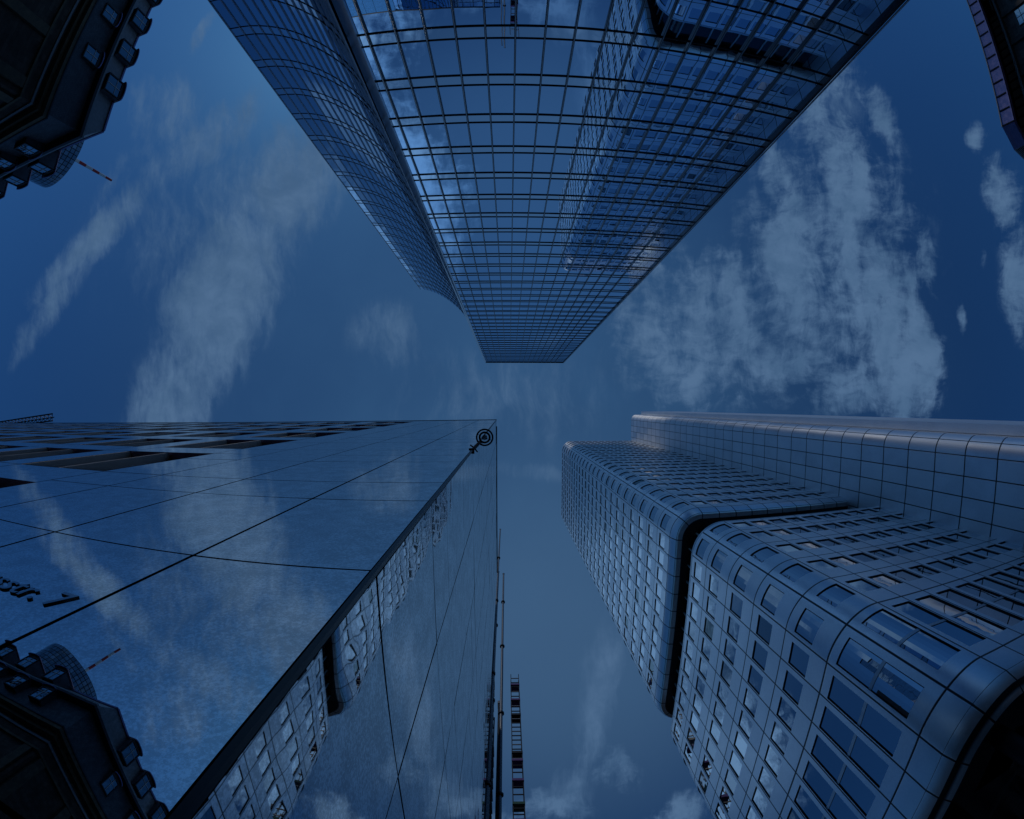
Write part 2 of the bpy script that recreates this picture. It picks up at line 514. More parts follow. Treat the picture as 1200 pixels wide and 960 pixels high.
# unseen ring of town blocks, added to darken the horizon in reflections
b = MB()
rnd = random.Random(3)
for i in range(54):
    an = 2 * math.pi * i / 54 + rnd.uniform(-.03, .03)
    rr_ = rnd.uniform(120, 165); hh_ = rnd.uniform(20, 34)
    cx, cy = math.cos(an) * rr_, math.sin(an) * rr_
    ux, uy = math.cos(an), math.sin(an); wd_, dp_ = rnd.uniform(7, 11), rnd.uniform(8, 14)
    c = [(cx - ux * dp_ - uy * wd_, cy - uy * dp_ + ux * wd_), (cx - ux * dp_ + uy * wd_, cy - uy * dp_ - ux * wd_), (cx + ux * dp_ + uy * wd_, cy + uy * dp_ - ux * wd_), (cx + ux * dp_ - uy * wd_, cy + uy * dp_ + ux * wd_)]
    b.hexa([(*p, -1.74) for p in c] + [(*p, hh_) for p in c], M_TOWN)
town = stuff(b.obj("unseen_city_blocks"))
town['label'] = "unseen mass of town blocks added to darken the horizon in reflections"; town['category'] = "buildings"

# ------------------------------------------------------------------ silver tower (rounded corners)
SS = 0.843


class Rounded:
    """plan path of a block with rounded corners, measured in bays: north side, corner, west side, corner, south side"""
    def __init__(s, xe, xw, yn, ys, r, nb, wb):
        s.xe, s.xw, s.yn, s.ys, s.r, s.nb, s.wb = xe, xw, yn, ys, r, nb, wb
        s.tot = nb + 2 + wb + 2 + nb

    def __call__(s, u, off=0.0):
        xe, xw, yn, ys, r, nb, wb = s.xe, s.xw, s.yn, s.ys, s.r, s.nb, s.wb
        if u <= nb:
            p = (lerp(xe, xw + r, u / nb), yn); n = (0, -1)
        elif u <= nb + 2:
            a = (u - nb) / 2 * math.pi / 2
            n = (-math.sin(a), -math.cos(a)); p = (xw + r + n[0] * r, yn + r + n[1] * r)
        elif u <= nb + 2 + wb:
            p = (xw, lerp(yn + r, ys - r, (u - nb - 2) / wb)); n = (-1, 0)
        elif u <= nb + 4 + wb:
            a = (u - nb - 2 - wb) / 2 * math.pi / 2
            n = (-math.cos(a), math.sin(a)); p = (xw + r + n[0] * r, ys - r + n[1] * r)
        else:
            p = (lerp(xw + r, xe, (u - nb - 4 - wb) / nb), ys); n = (0, 1)
        return (p[0] + n[0] * off, p[1] + n[1] * off), n

    def curved(s, u):
        return (s.nb - 1e-6 <= u < s.nb + 2 - 1e-6) or (s.nb + 2 + s.wb - 1e-6 <= u < s.nb + 4 + s.wb - 1e-6)


def P3(path, u, z, off=0.0):
    (x, y), n = path(u, off)
    return Vector((x * SS, y * SS, z * SS))


NB, WB = 10, 10
block = Rounded(43.2, 18.5, 11.5, 39.8, 3.3, NB, WB)
inner = Rounded(43.2, 20.4, 13.4, 37.9, 2.4, NB, WB)


def facade(wall, cells, path, z0, z1, fl, h0, h1, two=False):
    """one storey of bays with recessed windows; wall is the cladding mesh, cells collects window drawers"""
    for k in range(int(path.tot)):
        west = NB + 1 <= k < NB + 2 + WB + 1
        if k < NB + 1: a, c = .05, .80
        else: a, c = .20, .95
        if path.curved(k): a, c = (.12, .80) if k in (NB,) else (.20, .88)
        st = 6 if path.curved(k) else 1
        us = [k, k + a] + [k + lerp(a, c, i / st) for i in range(1, st)] + [k + c, k + 1]
        if path.curved(k): us = [k, k + a / 2] + us[1:-1] + [k + (c + 1) / 2, k + 1]
        zz = [z0, lerp(z0, z1, h0), lerp(z0, z1, h1), z1]
        vv = [fl, fl + h0, fl + h1, fl + 1]
        blind = k >= NB + 4 + WB
        for i in range(len(us) - 1):
            for j in range(3):
                hole = j == 1 and us[i] >= k + a - 1e-6 and us[i + 1] <= k + c + 1e-6
                if hole and not blind: continue
                wall.face([P3(path, us[i], zz[j]), P3(path, us[i], zz[j + 1]), P3(path, us[i + 1], zz[j + 1]), P3(path, us[i + 1], zz[j])], M_ALU,
                          [(us[i], vv[j]), (us[i], vv[j + 1]), (us[i + 1], vv[j + 1]), (us[i + 1], vv[j])])
        if blind: continue
        rv = [x for x in us if k + a - 1e-6 <= x <= k + c + 1e-6]
        dp = .11  # reveals are black: the shade of the recess put into their colour
        za, zb = zz[1], zz[2]
        for i in range(len(rv) - 1):
            for z in (za, zb):
                wall.face([P3(path, rv[i], z), P3(path, rv[i + 1], z), P3(path, rv[i + 1], z, -dp), P3(path, rv[i], z, -dp)], M_GASKETSHADE)
        for u in (rv[0], rv[-1]):
            wall.face([P3(path, u, za), P3(path, u, zb), P3(path, u, zb, -dp), P3(path, u, za, -dp)], M_GASKETSHADE)

        gmat = random.choices([M_WGLASS, M_WBLIND, M_WOPEN], [.86, .09, .05])[0]

        def draw(bm, rv=rv, za=za, zb=zb, curved=path.curved(k), two=two, gmat=gmat):
            n0 = Vector((*path(rv[0])[1], 0))
            gm = gmat
            parts = [(za, zb)] if not two else [(za, lerp(za, zb, .485)), (lerp(za, zb, .515), zb)]
            if curved:
                for (p0, p1) in parts:
                    for i in range(len(rv) - 1):
                        bm.face([P3(path, rv[i], p0, -.09), P3(path, rv[i], p1, -.09), P3(path, rv[i + 1], p1, -.09), P3(path, rv[i + 1], p0, -.09)], gm)
            else:
                for (p0, p1) in parts:
                    pane(bm, [P3(path, rv[0], p0, -.09), P3(path, rv[0], p1, -.09), P3(path, rv[-1], p1, -.09), P3(path, rv[-1], p0, -.09)], gm, .0028, n0, 1.0)
            # slim dark frame round the glass
            fr = .035 / 2.1
            for (ua, ub) in ((rv[0], rv[0] + fr), (rv[-1] - fr, rv[-1])):
                bm.face([P3(path, ua, za, -.07), P3(path, ua, zb, -.07), P3(path, ub, zb, -.07), P3(path, ub, za, -.07)], M_GASKETSHADE)
            zs = [(zb - .05, zb), (za, za + .05)]
            if two: zs.append((lerp(za, zb, .48), lerp(za, zb, .52)))
            for q_, (p0, p1) in enumerate(zs):
                mt = M_ALUTRIM if q_ == 2 else M_GASKETSHADE
                for i in range(len(rv) - 1):
                    bm.face([P3(path, rv[i], p0, -.066 + .004 * q_), P3(path, rv[i], p1, -.066 + .004 * q_), P3(path, rv[i + 1], p1, -.066 + .004 * q_), P3(path, rv[i + 1], p0, -.066 + .004 * q_)], mt)
        ctr = P3(path, (rv[0] + rv[-1]) / 2, (za + zb) / 2)
        nn = Vector((*path((rv[0] + rv[-1]) / 2)[1], 0))
        cells.append((shows(ctr, nn, (rv[-1] - rv[0]) * 2.1 * (zb - za) * SS * SS), draw))


def ring(mb, path, prof, mat, vs=None, umax=None, per=2):
    """sweeps a profile [(offset, z)] along the path"""
    tot = path.tot if umax is None else umax
    us = []
    k = 0
    while k < tot:
        n = 6 if path.curved(k) else 1
        us += [k + i / n for i in range(n)]
        k += 1
    us.append(tot)
    for i in range(len(us) - 1):
        for j in range(len(prof) - 1):
            (o0, z0), (o1, z1) = prof[j], prof[j + 1]
            v0, v1 = (vs[j], vs[j + 1]) if vs else (j + .2, j + .8)
            mb.face([P3(path, us[i], z0, o0), P3(path, us[i], z1, o1), P3(path, us[i + 1], z1, o1), P3(path, us[i + 1], z0, o0)], mat,
                    [(us[i], v0), (us[i], v1), (us[i + 1], v1), (us[i + 1], v0)])


def cap(mb, path, z, off, mat, flip=False):
    us = []
    for k in range(int(path.tot)):
        n = 6 if path.curved(k) else 1
        us += [k + i / n for i in range(n)]
    us.append(path.tot)
    pts = [P3(path, u, z, off) for u in us]
    mb.face(pts if not flip else pts[::-1], mat)


silver = thing("office_tower", "silver metal-clad tower with rounded corners, two stacked blocks and rows of small recessed windows", "tower")
wl = MB(); lowc = []
joints = [10.75, 13.05, 21.8, 26.95, 31.95, 36.9, 41.8, 45.5]
# lowest two storeys: tall paired windows, then the base band
for i, (z0, z1) in enumerate(zip(joints[1:-1], joints[2:])):
    if i == 0: facade(wl, lowc, block, z0, z1, i, .14, .90, two=True)
    else: facade(wl, lowc, block, z0, z1, i, .36 if z1 < 45 else .28, .80)
# base band turning under into the soffit
ring(wl, block, [(-.55, 9.9), (-.18, 10.5), (0, 11.3), (0, 13.05)], M_ALU, [-2.02, -2.0, -1.0, 0.0])
wl.face([P3(block, block.tot, 11), P3(block, block.tot, 45.5), P3(block, 0, 45.5), P3(block, 0, 11)], M_ALUCORE)
ring(wl, block, [(0, 45.5), (0, 45.8), (-.12, 45.9), (-2.2, 45.92)], M_ALUTRIM)
lowb = wl.obj("podium_block", silver, 35)
emit(lowc, "window", lowb, 100)
# soffit with dark panels and the glazed lobby set back under it
sb = MB(); ring(sb, block, [(-.55, 9.9), (-.75, 10.15), (-3.2, 10.2), (-6.5, 10.2)], M_SOFFIT, [0, .3, 1.0, 2.0]); cap(sb, block, 10.22, -5.5, M_SOFFIT)
sb.obj("soffit", silver)
lb = MB(); ring(lb, Rounded(43.2, 26.0, 19.0, 34, 1.0, NB, WB), [(0, -1.9), (0, 10.15)], M_WGLASS); lb.obj("lobby_wall", silver)
for k, u in enumerate((5.5, 8.5, 11, 14, 17, 20)):
    (x, y), n = block(u, -2.4)
    b = MB(); b.tube((x * SS, y * SS, -1.6), (x * SS, y * SS, 10.16 * SS), .45, .45, M_DARK, 16); b.obj("column", silver, 40)
b = MB(); b.bar((36 * SS, 13.2 * SS, 9.9 * SS), (36 * SS, 22 * SS, 9.9 * SS), .25, .08, M_LAMPG); b.obj("light_fitting", silver)

# recessed storey between the blocks
rb = MB(); rc = []
ring(rb, inner, [(0, 45.9), (0, 47.0)], M_STEEL); ring(rb, inner, [(0, 47.0), (0, 51.3)], M_RECESS)
for u in range(int(inner.tot) - NB):
    rb.bar(P3(inner, u, 45.95, .05), P3(inner, u, 51.3, .05), .16, .12, M_WFIN)
rb.obj("recessed_storey", silver)

ub = MB(); uc = []
z = 52.9; fl = 0
upj = [52.9 + 4.87 * i for i in range(24)]
for i in range(23):
    facade(ub, uc, block, upj[i], upj[i + 1], i, .36, .80)
ztop = upj[-1]
ring(ub, block, [(-.95, 51.25), (-.46, 51.35), (-.30, 51.55), (-.04, 52.6), (0, 52.9)], M_ALU, [-2.0, -1.1, -.98, -.05, 0])
ring(ub, block, [(-2.2, 51.2), (-1.8, 51.2), (-.95, 51.25)], M_SOFFIT, [-2.0, -1.3, -1.0])
ring(ub, block, [(0, ztop), (0, ztop + .9), (-.3, ztop + 1.1), (-2, ztop + 1.1)], M_ALU, [.0, .6, .8, .9])
cap(ub, block, ztop + 1.0, -1.5, M_PLAIN)

ub.face([P3(block, block.tot, 51.3), P3(block, block.tot, ztop), P3(block, 0, ztop), P3(block, 0, 51.3)], M_ALUCORE)
shaft = ub.obj("shaft_block", silver, 35)
emit(uc, "window", shaft, 40)

# lift core standing at the end of the blocks, plain panels
core = Rounded(62.0, 42.9, 2.6, 24.0, 1.9, 9, 9)
cb = MB()
zs = [-1.9 + 4.25 * i for i in range(40)] + [167.2]
k0 = 0
us = []
for k in range(22):
    n = 6 if core.curved(k) else 1
    us += [k + i / n for i in range(n)]
us.append(22)
for i in range(len(us) - 1):
    for j in range(len(zs) - 1):
        cb.face([P3(core, us[i], zs[j]), P3(core, us[i], zs[j + 1]), P3(core, us[i + 1], zs[j + 1]), P3(core, us[i + 1], zs[j])], M_ALUCORE,
                [(us[i], j), (us[i], j + 1), (us[i + 1], j + 1), (us[i + 1], j)])
cap(cb, core, 167.2, 0, M_PLAIN)
cobj = cb.obj("lift_core", silver, 35)
b = MB(); b.box((46.0 * SS, 1.55 * SS, -1.6), (60 * SS, 2.55 * SS, 165.5 * SS), M_ALUCORE); b.obj("service_riser", silver)

# ------------------------------------------------------------------ glass tower
H = 153.0
FH, FZ = 3.46, 15.8
SPH = .80


def dist(h): return 15.5 - .0107 * h
XL0, XR0 = -6.4, 14.55
def gx(f, h): return lerp(-6.4 - .0013 * h, 14.55 + .0193 * h, f)
def gp(f, h, off=0.0): return Vector((gx(f, h), -dist(h) + off, h))


glass = thing("glass_tower", "tall blue glass tower with a dark grid of mullions and a lower concave curved wing", "tower")
fr = [0.0] + [(-5.78 + 1.2 * i + 6.4) / 20.95 for i in range(16)] + [1.0]
floors = [FZ + FH * k for k in range(-5, 41)]
floors = [f for f in floors if f > -1.5 and f < H - 1]
nrm = Vector((0, 1, 0))


def stepq(f0, f1, z0, z1):                     # every storey stands upright, each a little proud of the one below
    y = -dist((z0 + z1) / 2)
    return [Vector((gx(f0, z0), y, z0)), Vector((gx(f1, z0), y, z0)), Vector((gx(f1, z1), y, z1)), Vector((gx(f0, z1), y, z1))]


gc = []
lv = [-1.6] + floors + [H]
for k in range(len(lv) - 1):
    z0 = lv[k] + (SPH if k else 0); z1 = lv[k + 1]
    if z1 - z0 < .3: continue
    for i in range(len(fr) - 1):
        def draw(bm, i=i, z0=z0, z1=z1):
            pane(bm, stepq(fr[i], fr[i + 1], z0, z1), M_CURTAIN, .0011, nrm)
        c = gp((fr[i] + fr[i + 1]) / 2, (z0 + z1) / 2)
        gc.append((shows(c, nrm, (z1 - z0) * 20.95 * (fr[i + 1] - fr[i])), draw))
emit(gc, "window", glass, 100)
for z in floors:
    bm = MB()
    for i in range(len(fr) - 1):
        pane(bm, stepq(fr[i], fr[i + 1], z, z + SPH), M_SPANDREL, .0012, nrm)
    bm.obj("spandrel_band", glass)
    for zz in (z, z + SPH):
        bm = MB()
        a, c = gp(0, zz, .03), gp(1, zz, .03)
        bm.bar(a, c, .035, .04, M_MULL)
        bm.obj("transom", glass)
    bm = MB()
    y0, y1 = -dist(z) - .35, -dist(z) - 9
    bm.box((gx(.012, z), y1, z + .1), (gx(.988, z), y0, z + SPH - .1), M_CEIL)
    bm.obj("floor_slab", glass)
for i, f in enumerate(fr[1:-1]):
    bm = MB()
    bm.bar(gp(f, -1.6, .06), gp(f, H, .06), .085, .12, M_MULL, (0, 1, 0))
    bm.bar(gp(f, -1.6, .13), gp(f, H, .13), .035, .02, M_MULLLT, (0, 1, 0))
    bm.obj("mullion", glass)
# corner trims
bm = MB(); bm.bar(gp(0, -1.6, -.02), gp(0, H, -.02), .42, .24, M_PALETRIM, (0, 1, 0)); bm.obj("corner_trim", glass)
bm = MB(); bm.bar(gp(1, -1.6, .02), gp(1, H, .02), .16, .30, M_MULL, (0, 1, 0))
bm.bar(gp(1.0, -1.6, .22) + Vector((.12, 0, 0)), gp(1.0, H, .22) + Vector((.12, 0, 0)), .07, .05, M_MULLLT, (0, 1, 0))
bm.obj("corner_trim", glass)
bm = MB(); bm.bar(gp(0, H, .04), gp(1, H, .04), .30, .45, M_MULL); bm.obj("parapet", glass)
# rest of the shaft: side walls, back and roof
bm = MB()
DEP = 26.0
def gq(f, h, dep): return Vector((gx(f, h), -dist(h) - dep, h))
n1 = 18
for (f0, f1) in ((1, 1),):
    for k in range(len(lv) - 1):
        for i in range(n1):
            bm.face([gq(1, lv[k], DEP * i / n1), gq(1, lv[k + 1], DEP * i / n1), gq(1, lv[k + 1], DEP * (i + 1) / n1), gq(1, lv[k], DEP * (i + 1) / n1)], M_CURTSIDE,
                    [(i, k), (i, k + 1), (i + 1, k + 1), (i + 1, k)])
            bm.face([gq(0, lv[k], DEP * i / n1), gq(0, lv[k + 1], DEP * i / n1), gq(0, lv[k + 1], DEP * (i + 1) / n1), gq(0, lv[k], DEP * (i + 1) / n1)], M_CURTSIDE,
                    [(i, k), (i, k + 1), (i + 1, k + 1), (i + 1, k)])
bm.face([gq(0, -1.6, DEP), gq(1, -1.6, DEP), gq(1, H, DEP), gq(0, H, DEP)], M_CURTSIDE)
bm.face([gq(0, H, -.05), gq(1, H, -.05), gq(1, H, DEP), gq(0, H, DEP)], M_PLAIN)
bm.obj("shaft_wall", glass)
bm = MB(); bm.hexa([(-4.5, -dist(0) - 8.6, -1.6), (13, -dist(0) - 8.6, -1.6), (13, -dist(0) - 20, -1.6), (-4.5, -dist(0) - 20, -1.6),
                    (-4.5, -dist(H) - 8.6, H - 1), (13, -dist(H) - 8.6, H - 1), (13, -dist(H) - 20, H - 1), (-4.5, -dist(H) - 20, H - 1)], M_INNER)
bm.obj("inner_core", glass)

# curved wing
WH = 88.0
pts = [(-15.85, -21.55), (-14.8, -21.45), (-13.8, -21.15), (-12.6, -20.65), (-11.4, -19.95), (-10.4, -19.25), (-9.5, -18.5), (-8.6, -17.7), (-8.05, -17.05), (-7.3, -16.1), (-6.75, -15.2), (-6.45, -14.6)]


def resample(pts, n):
    L = [0]
    for a, c in zip(pts, pts[1:]): L.append(L[-1] + math.dist(a, c))
    out_ = []
    for i in range(n + 1):
        s = L[-1] * i / n
        k = max(j for j in range(len(L)) if L[j] <= s + 1e-9); k = min(k, len(pts) - 2)
        t = (s - L[k]) / (L[k + 1] - L[k])
        out_.append((lerp(pts[k][0], pts[k + 1][0], t), lerp(pts[k][1], pts[k + 1][1], t)))
    return out_


sm = resample(pts, 44)
for _ in range(6): sm = [sm[0]] + [tuple((sm[i - 1][c] + 2 * sm[i][c] + sm[i + 1][c]) / 4 for c in (0, 1)) for i in range(1, 44)] + [sm[-1]]
NW = 17
cv = resample(sm, NW)
wf = [z for z in [FZ + FH * k for k in range(-5, 41)] if -1.5 < z < WH - 1]
wlv = [-1.6] + wf + [WH]
wing = D.objects.new("curved_wing", None); COL.objects.link(wing); wing.parent = glass
wc = []
for i in range(NW):
    a, c = Vector((*cv[i], 0)), Vector((*cv[i + 1], 0))
    t_ = (c - a).normalized(); n_ = Vector((-t_.y, t_.x, 0))
    if n_.y < 0: n_ = -n_
    for k in range(len(wlv) - 1):
        z0 = wlv[k] + (SPH if k else 0); z1 = wlv[k + 1]
        for (p0, p1, mt) in ((z0, z1, M_WING),) + (((wlv[k], z0, M_SPANDREL),) if k else ()):
            def draw(bm, a=a, c=c, p0=p0, p1=p1, mt=mt, n_=n_):
                pane(bm, [a + Vector((0, 0, p0)), c + Vector((0, 0, p0)), c + Vector((0, 0, p1)), a + Vector((0, 0, p1))], mt, .0018, n_)
            wc.append((shows((a + c) / 2 + Vector((0, 0, (p0 + p1) / 2)), n_, (p1 - p0) * (c - a).length), draw))
emit(wc, "wing_pane", wing, 60)
for z in wf:
    for zz in (z, z + SPH):
        bm = MB()
        for a, c in zip(cv, cv[1:]): bm.bar((*a, zz), (*c, zz), .06, .05, M_MULL)
        bm.obj("transom", wing)
for i, a in enumerate(cv):
    t_ = Vector((cv[min(i + 1, NW)][0] - cv[max(i - 1, 0)][0], cv[min(i + 1, NW)][1] - cv[max(i - 1, 0)][1], 0)).normalized()
    n_ = Vector((-t_.y, t_.x, 0)); n_ = n_ if n_.y > 0 else -n_
    bm = MB()
    p = Vector((*a, 0)) + n_ * .032
    bm.bar(p + Vector((0, 0, -1.6)), p + Vector((0, 0, WH)), .055, .06, M_WMULL if i else M_MULLLT, n_)
    bm.obj("mullion" if i else "corner_trim", wing)
bm = MB()
top = [(x, y, WH) for x, y in cv] + [(-6.4, -40, WH), (-15.85, -40, WH)]
bm.face(top, M_PLAIN)
bm.face([(-15.85, -21.55, -1.6), (-15.85, -40, -1.6), (-15.85, -40, WH), (-15.85, -21.55, WH)], M_CURTSIDE)
bm.face([(-15.85, -40, -1.6), (-6.4, -40, -1.6), (-6.4, -40, WH), (-15.85, -40, WH)], M_CURTSIDE)
bm.obj("wing_side_wall", wing)

# ------------------------------------------------------------------ mirror-glass office block
LH = 30.0
CX, CY = -.62, .775
SLOPE = .014


def fw(x, z, off=0.0):                         # front wall: off > 0 goes towards the street
    return Vector((x, CY - SLOPE * (x - CX) - off, z))


def sw(y, z, off=0.0):
    return Vector((CX + off, y, z))


office = thing("office_building", "low office block of large mirror glass panels with black joints and a black corner profile", "building")
fxs = [-.640, -1.68, -2.95, -4.22, -5.33]
zl = [-1.6, .35, 2.2, 4.0, 5.0, 6.95, 7.95]
while zl[-1] < LH - 1.2:
    zl += [zl[-1] + 1.0, zl[-1] + 2.95, zl[-1] + 4.0]
    zl = [z for z in zl if z < LH]
zl.append(LH)
zl = sorted(set(round(z, 3) for z in zl))
pc = []
nf_ = Vector((-SLOPE, -1, 0)).normalized()
G = .011
for i in range(len(fxs) - 1):
    for k in range(len(zl) - 1):
        def draw(bm, x0=fxs[i] - G, x1=fxs[i + 1] + G, z0=zl[k] + G, z1=zl[k + 1] - G):
            pane(bm, [fw(x0, z0), fw(x0, z1), fw(x1, z1), fw(x1, z0)], M_MIRROR, .0006, nf_)
        pc.append((shows(fw((fxs[i] + fxs[i + 1]) / 2, (zl[k] + zl[k + 1]) / 2), nf_, (fxs[i] - fxs[i + 1]) * (zl[k + 1] - zl[k])), draw))
sys_ = [.795, 2.08, 3.48, 4.85, 6.25, 7.65, 9.05, 10.42]
ns_ = Vector((1, 0, 0))
for i in range(len(sys_) - 1):
    for k in range(len(zl) - 1):
        def draw(bm, y0=sys_[i] + G, y1=sys_[i + 1] - G, z0=zl[k] + G, z1=zl[k + 1] - G):
            pane(bm, [sw(y0, z0), sw(y1, z0), sw(y1, z1), sw(y0, z1)], M_MIRRORSIDE, .0009, ns_)
        pc.append((shows(sw((sys_[i] + sys_[i + 1]) / 2, (zl[k] + zl[k + 1]) / 2), ns_, 1.4 * (zl[k + 1] - zl[k])), draw))
# the part of the front with vent openings
cols = [(-5.33 - 3.05 * k, -7.58 - 3.05 * k) for k in range(16)]
rows = [(0.8, 3.75)] + [(z, z + 2.92) for z in (5.0, 9.0, 13.0, 17.0, 21.0, 25.0)]
openings = []
for ci, (x0, x1) in enumerate(cols):
    xn = cols[ci + 1][0] if ci + 1 < len(cols) else x1 - .8
    zc_ = [-1.6] + [v for r_ in rows for v in r_] + [LH]
    for j in range(len(zc_) - 1):
        z0, z1 = zc_[j], zc_[j + 1]
        isopen = j % 2 == 1
        spans = [(x1, xn)] if isopen else [(x0, x1), (x1, xn)]
        for (a, c) in spans:
            def draw(bm, a=a - G, c=c + G, z0=z0 + G, z1=z1 - G):
                pane(bm, [fw(a, z0), fw(a, z1), fw(c, z1), fw(c, z0)], M_MIRROR, .0008, nf_)
            pc.append((shows(fw((a + c) / 2, (z0 + z1) / 2), nf_, (a - c) * (z1 - z0)), draw))
        if isopen: openings.append((x0, x1, z0, z1))
emit(pc, "glass_panel", office, 100)
oc = []
for (x0, x1, z0, z1) in openings:
    def draw(bm, x0=x0, x1=x1, z0=z0, z1=z1):
        dp = .55
        # dark lining of the opening
        bm.face([fw(x0, z0), fw(x0, z1), fw(x0, z1, -dp), fw(x0, z0, -dp)], M_FLAP)
        bm.face([fw(x1, z0), fw(x1, z1), fw(x1, z1, -dp), fw(x1, z0, -dp)], M_FLAP)
        bm.face([fw(x0, z0), fw(x1, z0), fw(x1, z0, -dp), fw(x0, z0, -dp)], M_DARK)
        bm.face([fw(x0, z1), fw(x1, z1), fw(x1, z1, -dp), fw(x0, z1, -dp)], M_COPPER)
        bm.face([fw(x0, z0, -dp), fw(x1, z0, -dp), fw(x1, z1, -dp), fw(x0, z1, -dp)], M_DARK)
        # two bottom-hinged leaves leaning in, each beside a pale fin
        xm = (x0 + x1) / 2
        for (a, c) in ((x0 - .05, xm + .02), (xm - .02, x1 + .05)):
            bm.face([fw(a, z0 + .03, -.01), fw(a, z1 - .05, -.32), fw(c, z1 - .05, -.32), fw(c, z0 + .03, -.01)], M_MIRROR)
        for x in (xm, x1 + .02):
            prof = [(-.004, z0), (-.004, z1 - .12)] + [(-.10 + .096 * math.cos(q_ * math.pi / 12), z1 - .12 + .10 * math.sin(q_ * math.pi / 12)) for q_ in range(1, 7)] + [(-.26, z1 - .02), (-.26, z0)]
            bm.face([fw(x + .02, p, o) for o, p in prof], M_FLAP)
            bm.face([fw(x - .02, p, o) for o, p in prof], M_FLAP)
            for (o0, p0), (o1, p1) in zip(prof, prof[1:]):
                bm.face([fw(x - .02, p0, o0), fw(x - .02, p1, o1), fw(x + .02, p1, o1), fw(x + .02, p0, o0)], M_FLAP)
    oc.append((shows(fw((x0 + x1) / 2, (z0 + z1) / 2), nf_, 2.2 * 2.9), draw))
emit(oc, "vent_window", office, 100)
# black structure behind the joints
bm = MB()
xe = cols[-1][1] - .82
bm.face([fw(CX, -1.6, -.03), fw(CX, LH, -.03), fw(-5.33, LH, -.03), fw(-5.33, -1.6, -.03)], M_JOINT)
bm.face([sw(CY, -1.6, -.03), sw(10.42, -1.6, -.03), sw(10.42, LH, -.03), sw(CY, LH, -.03)], M_JOINT)
for ci, (x0, x1) in enumerate(cols):
    xn = cols[ci + 1][0] if ci + 1 < len(cols) else xe
    bm.face([fw(x1, -1.6, -.03), fw(x1, LH, -.03), fw(xn, LH, -.03), fw(xn, -1.6, -.03)], M_JOINT)
    for j in range(0, len(zc_) - 1, 2):
        bm.face([fw(x0, zc_[j], -.03), fw(x0, zc_[j + 1], -.03), fw(x1, zc_[j + 1], -.03), fw(x1, zc_[j], -.03)], M_JOINT)
bm.obj("backing", office)
bm = MB(); bm.box((CX - .022, CY - .0025, -1.6), (CX + .0025, CY + .022, LH), M_CORNER)
bm.obj("corner_post", office)
bm = MB()
bm.hexa([fw(xe, LH - .02, .02), fw(CX, LH - .02, .02), fw(CX, LH - .02, -.35), fw(xe, LH - .02, -.35), fw(xe, LH + .10, .02), fw(CX, LH + .10, .02), fw(CX, LH + .10, -.35), fw(xe, LH + .10, -.35)], M_CORNER)
bm.box((CX - .35, CY + .4, LH - .02), (CX + .03, 10.45, LH + .09), M_CORNER)
bm.obj("roof_coping", office)
bm = MB()
yb = 14.0
bm.face([(CX, CY + .1, LH - .05), (xe, CY + .9, LH - .05), (xe, yb, LH - .05), (CX - .03, 10.42, LH - .05)], M_PLAIN)
bm.face([(CX - .03, 10.42, -1.6), (xe, yb, -1.6), (xe, yb, LH), (CX - .03, 10.42, LH)], M_PLAIN)
bm.face([(xe, yb, -1.6), (xe, 1.5, -1.6), (xe, 1.5, LH), (xe, yb, LH)], M_PLAIN)
bm.obj("rear_wall", office)

# address lettering on the mirror front
fc = D.curves.new("address_letters", 'FONT')
fc.body = "Gallusstr. 7"; fc.size = .232; fc.extrude = .004; fc.bevel_depth = .0; fc.align_x = 'RIGHT'; fc.offset = .0012
tmp = D.objects.new("address_letters", fc); COL.objects.link(tmp)
bpy.context.view_layer.update()
me = D.meshes.new_from_object(tmp.evaluated_get(bpy.context.evaluated_depsgraph_get()))
D.objects.remove(tmp)
lo = D.objects.new("address_lettering", me); COL.objects.link(lo)
me.materials.clear(); me.materials.append(M_BLACKM); me.materials.append(M_POLISH)
for p_ in me.polygons: p_.material_index = 1 if p_.normal.z > .9 else 0
tx = Vector((1, -SLOPE, 0)).normalized()
bas = fw(-1.785, 1.25, .0045)
nrm_t = tx.cross(Vector((0, 0, 1)))
mm = Matrix((tx, Vector((0, 0, 1)), nrm_t)).transposed().to_4x4(); mm.translation = bas
lo.matrix_world = mm
tag(lo, "black raised street address lettering ending in str. 7 on the mirror glass front", "lettering")

# corner lamp
lamp = thing("wall_lamp", "round black lamp with pale rings on a short bracket at the glass corner", "lamp")
lc = Vector((-.405, .555, 9.0)); cnr = Vector((CX, CY, 9.0))
bm = MB(); dv = (lc - cnr).normalized()
bm.tube(cnr + dv * .02, cnr + dv * .20, .04, .034, M_PALETRIM, 14); bm.obj("arm", lamp, 40)
bm = MB()
for a in (-.05, .0, .05):
    bm.bar(cnr + dv * .03 + Vector((dv.y, -dv.x, 0)) * (a - .035) + Vector((0, 0, a)), cnr + dv * .03 + Vector((dv.y, -dv.x, 0)) * (a + .035) + Vector((0, 0, -a)), .024, .024, M_BLACKM)
bm.bar(cnr + Vector((-.075, -.005, 0)), cnr + Vector((.02, -.012, 0)), .03, .03, M_BLACKM)
bm.bar(cnr + Vector((.012, .08, 0)), cnr + Vector((.012, -.01, 0)), .03, .03, M_BLACKM)
bm.obj("clamp", lamp)
bm = MB(); bm.torus(lc, .146, .016, M_BLACKM); bm.obj("rim", lamp, 60)
for i in range(4):
    bm = MB(); an = .4 + i * math.pi / 2
    bm.bar(lc + Vector((.095 * math.cos(an), .095 * math.sin(an), .01)), lc + Vector((.142 * math.cos(an), .142 * math.sin(an), .01)), .010, .012, M_BLACKM)
    bm.obj("spoke", lamp)
bm = MB(); bm.torus(lc + Vector((0, 0, -.012)), .092, .019, M_BLACKM); bm.obj("inner_ring", lamp, 60)
bm = MB()
